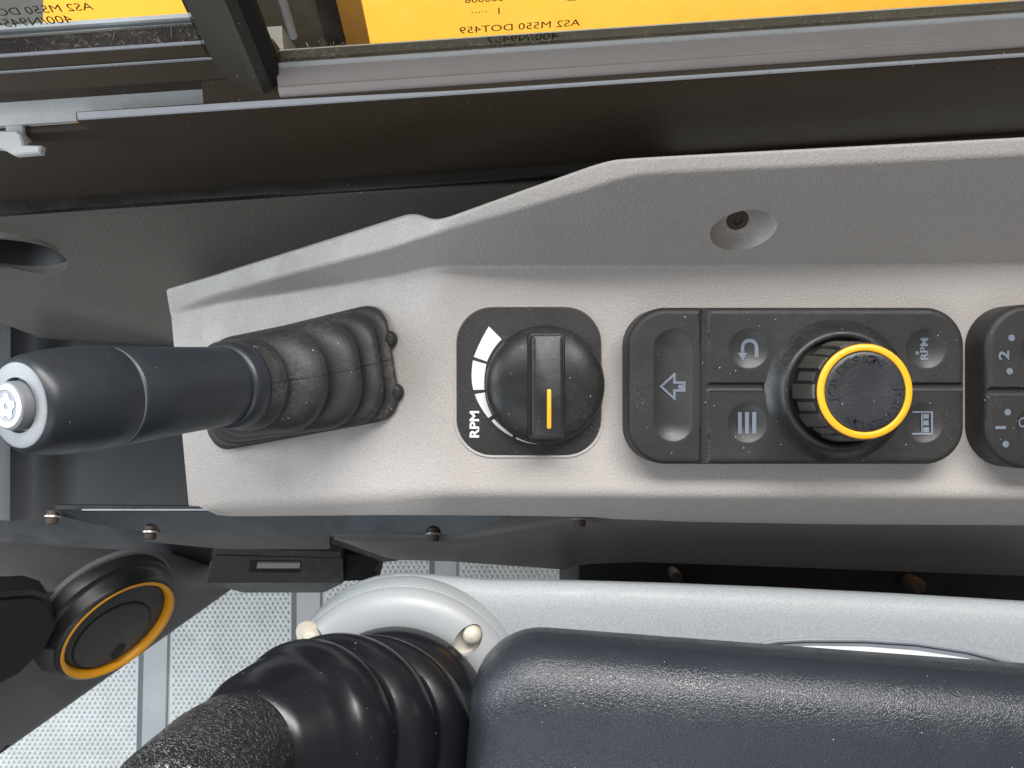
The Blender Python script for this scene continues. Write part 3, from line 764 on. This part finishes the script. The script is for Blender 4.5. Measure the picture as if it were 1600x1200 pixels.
# ------------------------------------------------------------------ blade lever with rubber boot
fn = (W(690, 590, 0) - W(290, 590, -46)); fdir = fn.normalized(); fnorm = Vector((-fdir.z, 0, fdir.x)).normalized()
base = Vector((-92.0, 1.5, 0)); 
def face_z(x):
    a = W(690, 600, 0); b = W(290, 600, -46); return a.z + (x - a.x) * (a.z - b.z) / (a.x - b.x)
base.z = face_z(base.x) + .2
lv = thing('blade_lever', 'black control lever with grey end button rising from a ribbed rubber boot', 'lever', base)
colr = Vector((-98.5, -.5, 30)); ldir = Vector((-.40, -.065, .91)).normalized()
prof = [(48.5, 23.6, -1.0), (48.6, 23.7, 1.4), (47.5, 23.4, 2.4), (45.6, 23.0, 2.8), (41.2, 21.0, 3.6), (44.6, 22.8, 5.0), (44.4, 22.8, 7.2), (42.2, 22.4, 9.4), (38.4, 21.2, 10.4), (32.6, 18.6, 11.2),
        (38.4, 21.6, 13.4), (38.9, 21.8, 16.4), (37.6, 21.4, 19.2), (33.5, 20.4, 22.0), (29.0, 19.0, 23.4), (23.0, 15.8, 24.4), (29.2, 19.6, 27.2), (29.9, 19.8, 30.4), (28.6, 19.4, 33.4), (24.0, 18.2, 37.2),
        (19.0, 16.2, 39.8), (14.6, 13.0, 40.8), (18.6, 16.6, 43.0), (18.9, 16.8, 45.8), (17.6, 16.2, 48.6), (15.2, 14.6, 52.0), (14.2, 13.8, 54.5), (12, 12, 55)]
Htot = 55.0; rings = []
for ex_, ey_, h in prof:
    f = max(0, min(1, h / Htot)); cpt = base.lerp(colr, f)
    nn = fnorm.lerp(ldir, f).normalized(); ang = math.radians(lerp(9.5, 4, f))
    x_, y_, z_ = frame(nn, (math.cos(ang), math.sin(ang), 0))
    rnd = lerp(10, ey_ * .98, min(1, f * 1.8) ** .6)
    pts = rrect(0, 0, ex_, ey_, rnd, 14)
    # long sides bulge a little like the moulded rubber
    rings.append([cpt + x_ * u + y_ * v for u, v in pts])
mk('boot', Geo().loft(rings, False, True), M['boot'], lv, smooth=70)
seam = []
for rg in rings[1:-2]:
    m_ = (rg[0] + rg[-1]) / 2; seam.append(m_ + (m_ - (rg[len(rg) // 2] + rg[len(rg) // 2 - 1]) / 2).normalized() * .02)
mk('parting_seam', Geo().tube(seam, .22, 6), M['boot_dark'], lv)
# two fixing bolts
for px, py in ((606, 530), (617, 613)):
    p = W(px, py, face_z(-46) + 2); p.z = face_z(p.x) + .3
    mk('bolt', Geo().lathe(p, fnorm, [(3.6, -.5), (3.6, .8), (2.9, 1.9), (1.5, 2.4), (0, 2.5)], 20), M['boot_dark'], lv)
c0 = colr
mk('collar', Geo().lathe(c0 - ldir * 2, ldir, [(14.4, -1.5), (15.3, -.6), (15.5, 2.0), (15.2, 5.4), (14.6, 6.6), (13.6, 6.9)], 64), M['lever'], lv, smooth=60)
mk('sleeve', Geo().lathe(c0, ldir, [(13.2, 2), (13.7, 4), (13.9, 14), (14.4, 34), (14.9, 49.2), (14.6, 49.8), (14.0, 50)], 64), M['lever'], lv, smooth=50)
mk('seam_ring', Geo().lathe(c0, ldir, [(14.0, 49.6), (14.7, 49.9), (14.7, 50.5), (14.0, 50.7)], 64), M['lever_end'], lv)
mk('head', Geo().lathe(c0, ldir, [(14.0, 50.4), (14.8, 50.6), (15.05, 51.2), (15.2, 57), (15.0, 64), (14.3, 71), (13.5, 75.2), (13.0, 76.6), (12.3, 77.6), (11.3, 78.2)], 64), M['lever'], lv, smooth=50)
mk('end_face', Geo().lathe(c0, ldir, [(11.4, 78.15), (10.6, 78.4), (7.4, 78.4), (7.2, 76.2), (0, 76.2)], 64), M['lever_end'], lv, smooth=40)
eb = mk('end_button', Geo().lathe(c0, ldir, [(6.5, 76.4), (6.5, 80.2), (6.2, 80.9), (5.6, 81.1)], 48), M['lever_end'], lv, smooth=40)
mk('button_ring', Geo().lathe(c0, ldir, [(5.7, 81.0), (5.5, 81.5), (4.5, 81.5), (4.3, 81.1)], 48), M['white'], eb, smooth=40)
mk('button_disc', Geo().lathe(c0, ldir, [(4.4, 81.15), (0, 81.2)], 48), M['label_border'], eb, smooth=40)
fr_ = frame(ldir, (1, 0, 0)); cpt = c0 + ldir * 81.35
pts = []
for k in range(40):
    a = 2 * math.pi * k / 40; r = 3.3 if (k // 4) % 2 == 0 else 2.5
    pts.append(cpt + fr_[0] * r * math.cos(a) + fr_[1] * r * math.sin(a))
inn = [cpt + (p - cpt) * (.9 / (p - cpt).length) for p in pts]
mk('button_symbol', Geo().loft([pts, inn], False, False), M['white'], eb, smooth=0)

# ------------------------------------------------------------------ mounting bracket with bolts
t = thing('mounting_bracket', 'thin blued steel bracket plate with rusty bolts under the console front', 'bracket', W(400, 820, -64))
g = Geo(); rows = []
for k in range(61):
    px = lerp(86, 930, k / 60)
    ty = interp(px, [(86, 797), (310, 799), (640, 802), (930, 800)]); 
    by = interp(px, [(86, 803), (130, 816), (235, 832), (400, 838), (735, 839), (930, 808)])
    a = W(px, ty, -46); b = W(px, by, -51)
    rows.append([a + Vector((0, 2.2, -.3)), a + Vector((0, .5, 0)), a + Vector((0, 0, -.3)), b, b + Vector((0, .3, -2)), a + Vector((0, 2.2, -4))])
g2 = Geo(); g2.loft([[W(px, 795.5, -45.6), W(px, 797.6, -45.6), W(px, 798.2, -46.6), W(px, 795, -46.6)] for px in (128, 200, 330)]); mk('plate_highlight', g2, M['edge'], t, smooth=0)  # pale strip painted as the highlight along the plate's top
g.loft(rows); plate = mk('plate', g, M['steel'], t, smooth=25)
for px, py, bz in ((82, 812, -50), (235, 836, -50), (677, 839, -50), (906, 816, -33)):
    p = W(px, py - 3, bz); ax = Vector((0, -.93, .25)).normalized()
    bo = mk('bolt', Geo().lathe(p, ax, [(2.6, -3), (2.6, 2.2), (2.3, 2.9), (1.3, 3.0), (1.2, 2.0), (0, 2.0)], 20), M['rust'], t)
    mk('washer', Geo().lathe(p, ax, [(2.6, -.9), (3.4, -.9), (3.5, -.1), (2.6, 0)], 24), M['bright_lip'], bo)
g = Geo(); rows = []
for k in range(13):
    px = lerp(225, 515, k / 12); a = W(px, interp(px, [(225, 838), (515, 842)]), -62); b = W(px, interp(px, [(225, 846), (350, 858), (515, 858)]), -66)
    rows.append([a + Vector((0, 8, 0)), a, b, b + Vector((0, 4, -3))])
g.loft(rows); mk('lower_lip', g, M['grey_shaded'], t)
g = Geo(); q = [W(498, 842, -66), W(522, 842, -66), W(622, 876, -78), W(600, 878, -80)]
g.loft([q, [p + Vector((0, 1, -5)) for p in q]]); mk('brace', g, M['socket'], t, smooth=0)

# ------------------------------------------------------------------ socket box
t = thing('socket_box', 'small charcoal socket box with a slotted front under the bracket', 'socket box', W(450, 885, -110))
def wbox(quad, z0, z1, drop=(0, 0, 0)):
    return Geo().loft([[W(px, py, z) for px, py in quad] for z in (z0, z1)])
a0, a1 = W(330, 865, -96), W(533, 907, -96)
g = Geo()
fr2 = [W(332, 868, -92), W(535, 872, -92), W(537, 910, -104), W(324, 910, -104)]
g.loft([fr2, [p + Vector((0, 14, -14)) for p in fr2]]); bx = mk('body', g, M['socket'], t, smooth=15)
q = [W(324, 910.5, -104.2), W(537, 910.5, -104.2), W(505, 926, -122), W(380, 926, -122)]
g = Geo().loft([q, [p + Vector((0, 10, -4)) for p in q]]); mk('bottom_bevel', g, M['socket'], t, smooth=15)
q = [W(336, 857, -88), W(531, 862, -88), W(534, 871, -91), W(335, 866, -91)]
g = Geo().loft([q, [p + Vector((0, 6, -6)) for p in q]]); mk('lid', g, M['socket'], t, smooth=15)
q = [W(391, 876, -93.4), W(472, 876, -93.4), W(468, 895, -98.6), W(388, 894, -98.6)]
g = Geo().loft([q, [p + Vector((0, 4, -4)) for p in q]]); mk('slot', g, M['cavity'], t, smooth=15)
q = [W(402, 880, -93.2), W(469, 880, -93.2), W(468, 888, -95), W(401, 888, -95)]
g = Geo().loft([q, [p + Vector((0, 3, -3)) for p in q]]); mk('slot_lip', g, M['bright_lip'], t, smooth=15)
q = [W(530, 866, -98), W(586, 868, -98), W(592, 880, -100), W(585, 890, -102), W(592, 906, -104), W(533, 908, -104)]
g = Geo().loft([q, [p + Vector((0, 10, -25)) for p in q]]); mk('cable_housing', g, M['cavity'], t, smooth=15)

# ------------------------------------------------------------------ dash panel and air vents
dn = Vector((.750, -.506, .427)).normalized(); du = Vector((.559, .829, 0)).normalized(); dv = dn.cross(du).normalized()
dv = dv if dv.z > 0 else -dv
vc = W(180, 975, -140)                      # a point on the panel
dp = thing('dash_panel', 'charcoal plastic dash panel sloping down to the pale floor mat', 'dash', vc - dn * 20 - dv * 60)
def DP(px, py): return on_plane(px, py, vc, dn)
edge_a, edge_b = DP(372, 926), DP(-120, 1280)
top_pts = [DP(345, 850), DP(-200, 640)]
def pan(p, q): return vc + du * p + dv * q
def uv(p): r = p - vc; return r.dot(du), r.dot(dv)
u1, vb1 = uv(edge_a); u0, vb0 = uv(edge_b)
rows = []
for k in range(25):
    f = k / 24; u = lerp(u0 - 260, u1, f); vb = lerp(vb0, vb1, (u - u0) / (u1 - u0))
    tp = 300
    prof = [pan(u, tp) - dn * 30, pan(u, tp * .45) - dn * 2, pan(u, 20), pan(u, vb + 12), pan(u, vb + 4) - dn * 3, pan(u, vb - 1) - dn * 12, pan(u, vb + 2) - dn * 30]
    rows.append(fillet(prof, [0, 30, 30, 5, 3, 3, 0], 5))
e = rows[-1]; rows.append([p + du * 3 - dn * 4 for p in e]); rows.append([p + du * 4 - dn * 16 for p in e])
g = Geo(); g.loft([r + [p - dn * 20 for p in reversed(r)] for r in rows])
mk('panel', g, M['dash'], dp)
def vent(name, c, R, label):
    t = thing(name, label, 'air vent', c, None)
    mk('housing', Geo().lathe(c, dn, [(R * 1.24, -1), (R * 1.23, 5), (R * 1.20, 7), (R * 1.13, 8), (R * 1.11, 9), (R * 1.09, 14.5), (R * 1.07, 16), (R * 1.02, 17)], 14 * 4, xdir=du), M['vent'], t, smooth=40)
    mk('bezel_step', Geo().lathe(c, dn, [(R * 1.30, -2), (R * 1.29, .6), (R * 1.24, 1.0)], 56, xdir=du), M['dash'], t)
    mk('accent_ring', Geo().lathe(c, dn, [(R * 1.02, 15), (R * 1.02, 17.1), (R * .995, 17.5), (R * .95, 16.7), (R * .925, 15), (R * .92, 11)], 96, xdir=du), M['orange'], t, smooth=60)
    ds = mk('disc', Geo().lathe(c, dn, [(R * .915, 12.6), (R * .90, 13.2), (R * .87, 13.6), (0, 14)], 72, xdir=du), M['vent_disc'], t)
    cc = c - du * R * .17 - dv * R * .02
    mk('flap_groove', Geo().lathe(cc, dn, [(R * .71, 13.2), (R * .71, 14.1), (R * .68, 14.15)], 60, xdir=du), M['cavity'], ds)
    fl = mk('flap', Geo().lathe(cc, dn, [(R * .68, 13.4), (R * .68, 14.6), (R * .65, 15.1), (0, 15.4)], 60, xdir=du), M['vent_disc'], ds)
    tb = c - du * R * .52 - dv * R * .36 + dn * 15.1
    mk('thumb_tab', Geo().loft([[tb + du * x + dv * y + dn * h for x, y in rrect(0, 0, 4.6 - i, 2.0 - i, 1.2, 4)] for h, i in ((-.5, 0), (.7, 0), (1.1, .4))]), M['cavity'], ds)
    for (aa, w_) in ((128, 15), (196, 12)):
        a = math.radians(aa); q = []
        for dr, h in ((R * 1.06, 3), (R * 1.26, 3), (R * 1.25, 8), (R * 1.17, 11.5), (R * 1.08, 14.8)):
            q.append((dr, h))
        rings = [[c + (du * math.cos(a + d_) + dv * math.sin(a + d_)) * dr + dn * h for dr, h in q] for d_ in [math.radians(w_ * s_) for s_ in (-1, -.5, 0, .5, 1)]]
        mk('tab', Geo().loft(rings), M['vent_disc'], t)
    return t
vcen = on_plane(188, 985, vc + dn * 17, dn) - dn * 17
Rv = (on_plane(272, 927, vc + dn * 17, dn) - on_plane(105, 1045, vc + dn * 17, dn)).length / 2
vent('air_vent', vcen, Rv, 'round black air vent with an orange ring on the dash panel')
# angular vent housing at the frame's edge
t = thing('vent_housing', 'angular black housing at the left of the orange ringed vent', 'housing', DP(20, 960))
poly = [(-140, 915), (40, 905), (66, 913), (80, 945), (60, 985), (10, 1035), (-140, 1110)]
pl_ = [DP(*p) for p in poly]; cen = sum(pl_, Vector()) / len(pl_)
g = Geo(); g.loft([[p - dn * 3 for p in pl_], [p.lerp(cen, .03) + dn * 7 for p in pl_], [p.lerp(cen, .09) + dn * 9 for p in pl_]])
mk('rim', g, M['vent'], t, smooth=20)
g = Geo(); g.loft([[p.lerp(cen, .16) + dn * 9.2 for p in pl_], [p.lerp(cen, .2) + dn * 14 for p in pl_]]); mk('inner_block', g, M['cavity'], t, smooth=20)

# ------------------------------------------------------------------ dark front wall behind the lever
t = thing('front_trim', 'dark trim with upright ribs filling the dark void behind the lever', 'trim panel', (-230, -20, -260))
g = Geo(); rows = []
for k in range(73):
    px = lerp(-720, 330, k / 72)
    rib = 5 * math.exp(-((px - 22) / 10) ** 2) + 7 * sstep(60, 96, px) * -1.0
    rows.append([W(px, 470, -215) + Vector((0, 0, rib)), W(px, 560, -205) + Vector((0, 0, rib)), W(px, 700, -175) + Vector((0, 0, rib)), W(px, 812, -150) + Vector((0, 0, rib)), W(px, 880, -215), W(px, 900, -260)])
g.loft([r + [p + Vector((0, 0, -40)) for p in reversed(r)] for r in rows]); mk('panel', g, M['vent_disc'], t, smooth=50)  # dark panel put in to fill the dark void beside the console

# ------------------------------------------------------------------ seat base under the pod
t = thing('seat_base', 'seat base made black for the dark gap between console and arm pod', 'seat base', (160, -140, -300))
g = Geo(); a, b = W(902, 878, -130), W(1750, 1300, -130); g.box((a.x, b.y, -300), (330, -98, -130), 4); mk('body', g, M['cavity'], t)  # black box put in to make the gap under the console dark
p = W(1060, 905, -112); g = Geo(); g.lathe(p - Vector((0, 0, 18)), (0, 0, 1), [(3, 0), (3, 14), (2, 15), (0, 15)], 20); mk('bolt', g, M['rust'], t)
p = W(1445, 920, -112); g = Geo(); g.lathe(p - Vector((0, 0, 18)), (0, 0, 1), [(4, 0), (4, 12), (2, 14), (0, 14)], 20); mk('bolt', g, M['rust'], t)

# ------------------------------------------------------------------ arm pod with silver ring
RZ = -20; jc = W(625, 1115, RZ); PZ = -32
pod = thing('arm_pod', 'grey plastic arm pod, tinted for blue sky light, carrying the joystick and a white label', 'arm pod', (60, -150, -70))
out = []
for k in range(21):
    a = math.radians(lerp(200, 88, k / 20)); out.append((jc.x + 54 * math.cos(a), jc.y + 54 * math.sin(a)))
for px, py in ((760, 906), (900, 908.5), (1050, 913), (1200, 919), (1400, 929), (1600, 941), (1760, 951)):
    p = W(px, py, PZ - 6); out.append((p.x, p.y))
out += [(260, -300), (jc.x - 55, -300), (jc.x - 57, -180)]
out = out[::-1]
rings = []
for d_, z in ((26, -70), (14, -58), (2.5, PZ - 12), (0, PZ - 8.5), (.6, PZ - 5.5), (2, PZ - 2.8), (5, PZ - 1), (10, PZ), (18, PZ + .4)):
    rings.append([Vector((p[0], p[1], z)) for p in offset(out, d_)])
body = mk('body', Geo().loft(rings), M['pod'], pod, smooth=50)
mk('ring_plinth', Geo().lathe(jc * 1, (0, 0, 1), [(52.8, PZ - RZ - 7), (53.9, PZ - RZ - 1.0), (53.6, PZ - RZ + 3.0), (52.4, -4.4), (51.6, -3.2), (50, -3.0)], 96), M['pod'], pod, smooth=60)
ring = mk('silver_ring', Geo().lathe(jc, (0, 0, 1), [(51.9, -3.4), (51.6, -1.6), (50.5, .2), (48, 2.2), (44.5, 3.6), (41, 4.2), (38, 4.0), (35.6, 3.0), (34.6, 1.2), (34.4, -4)], 128), M['silver'], pod, smooth=60)
for px, py, s_ in ((731, 1001, 1), (484, 1000, 0)):
    p = on_plane(px, py, Vector((jc.x, jc.y, RZ + 3.4)), Vector((0, 0, 1)))
    rad = (p - jc); rad.z = 0; rad.normalize(); nn = (Vector((0, 0, 1)) + rad * .25).normalized()
    pocket = Geo().loft([[p + rad * (7.2 * math.cos(a)) + Vector((-rad.y, rad.x, 0)) * (5.0 * math.sin(a)) + Vector((0, 0, h)) for a in [2 * math.pi * k / 32 for k in range(32)]] for h in (-4.2, 9)])
    cut(ring, pocket)
    mk('pocket_floor', Geo().loft([[p + rad * (7.6 * math.cos(a)) + Vector((-rad.y, rad.x, 0)) * (5.3 * math.sin(a)) + Vector((0, 0, h)) for a in [2 * math.pi * k / 32 for k in range(32)]] for h in (-5.5, -3.6)]), M['cream'], pod)
    mk('screw_cap', Geo().lathe(p + rad * 2.4 * s_ + Vector((0, 0, -3.6 - 1.5 * (1 - s_))), (0, 0, 1), [(3.9, 0), (3.9, 2.4), (3.3, 3.8), (1.8, 4.7), (0, 5.0)], 32), M['cream'], pod, smooth=60)
# label in a shallow arched recess
arch = [(1190, 1006), (1215, 1002), (1260, 999.5), (1350, 1000), (1430, 1005), (1510, 1017), (1600, 1040), (1680, 1066)]
ap = [W(px, py, PZ + .6) for px, py in arch]
def arch_pts(dy): return [p + Vector((0, dy, 0)) for p in ap]
mk('label_groove', Geo().tube([p + Vector((0, 0, 0.1)) for p in ap], 1.0, 8), M['label_border'], pod)
g = Geo(); a = arch_pts(-1.0); b = [Vector((p.x, -150, p.z)) for p in a]; n = len(a); g.add(a + b, [(k, k + 1, n + k + 1, n + k) for k in range(n - 1)]); mk('label_border', g, M['label_border'], pod, smooth=0)
ap2 = [W(px, py, PZ + .8) for px, py in ((1222, 1012), (1262, 1009), (1350, 1010), (1430, 1016), (1510, 1028), (1590, 1049), (1670, 1075))]
g = Geo(); a = [p + Vector((0, 0, .3)) for p in ap2]; b = [Vector((p.x, -152, p.z)) for p in a]; n = len(a); g.add(a + b, [(k, k + 1, n + k + 1, n + k) for k in range(n - 1)]); mk('label_sheet', g, M['white'], pod, smooth=0)

# ------------------------------------------------------------------ joystick
js = thing('joystick', 'glossy black ribbed joystick boot with wrinkled grip on the silver ring', 'joystick', jc)
ax_pts = [(jc + Vector((0, 0, 1)), 34.0), (W(596, 1150, 0), 0), (W(540, 1148, 14), 0), (W(478, 1154, 30), 0), (W(406, 1172, 48), 0), (W(343, 1200, 72), 0), (W(252, 1300, 122), 0)]
axp = [p for p, _ in ax_pts]
def axis(f): 
    n = len(axp) - 1; i = max(1, min(int(f * n), n - 1)) if False else min(int(f * n), n - 1); tt = f * n - i
    p0, p1, p2, p3 = axp[max(i - 1, 0)], axp[i], axp[i + 1], axp[min(i + 2, n)]
    return .5 * (2 * p1 + (p2 - p0) * tt + (2 * p0 - 5 * p1 + 4 * p2 - p3) * tt ** 2 + (3 * p1 - p0 - 3 * p2 + p3) * tt ** 3)
def bel(prof, n=80, xd=(1, 0, 0)):
    rings = []
    for f, r in prof:
        p = axis(f); tg = (axis(min(1, f + .01)) - axis(max(0, f - .01))).normalized()
        kk = .25 + .75 * sstep(.1, .75, f); tg = (tg * kk + Vector((0, 0, 1)) * (1 - kk)).normalized()
        fr = frame(tg, xd); rings.append([p + (fr[0] * math.cos(2 * math.pi * k / n) + fr[1] * math.sin(2 * math.pi * k / n)) * r for k in range(n)])
    return rings
bp = []
def rib(f0, f1, r0, r1):
    # groove - bulge - groove
    for q, b in ((0, -3.6), (.12, -1.6), (.28, -.2), (.45, .35), (.62, .1), (.8, -1.2), (.93, -3.2)):
        bp.append((lerp(f0, f1, q), lerp(r0, r1, q) + b))
rib(.00, .15, 38.5, 38.0); rib(.15, .29, 38.5, 37.5); rib(.29, .44, 37, 35); rib(.44, .585, 34.5, 32.0)
bp += [(.60, 29.0), (.63, 27.6), (.68, 25.6), (.73, 22.0), (.77, 19.0)]
mk('boot', Geo().loft(bel(bp), False, True), M['gloss_boot'], js, smooth=80)
gp = [(.71, 15.0), (.725, 17.5), (.75, 19.2), (.79, 19.8), (.85, 19.4), (.91, 18.8), (.95, 18.6), (.97, 17.6), (.985, 15.5), (.995, 11), (1.0, 4)]
mk('grip', Geo().loft(bel(gp), True, True), M['leather'], js, smooth=80)

# ------------------------------------------------------------------ armrest
AZ = 42
cor = W(742, 996, 30); th = math.radians(-4.3)
def AR(x, y, z): return Vector((cor.x + x * math.cos(th) - y * math.sin(th), cor.y + x * math.sin(th) + y * math.cos(th), z))
ar = thing('armrest', 'black grained armrest pad with rounded corner beside the joystick', 'armrest', AR(110, -60, 6))
rings = []
for d_, z in ((9, 4), (2.5, 6), (.6, 10), (0, 18), (.2, 25), (1.0, 30), (2.6, 34), (5, 37.4), (8.5, 40.0), (13, 41.8), (20, 43.0), (32, 43.6)):
    rings.append([AR(x, y, z) for x, y in rrect(128, -72, 128 - d_, 72 - d_, max(3, 26 - d_ * .7), 14)])
mk('pad', Geo().loft(rings), M['armrest'], ar, smooth=80)
mk('support', Geo().box((40, -190, -40), (150, -130, 8), 4), M['cavity'], ar)
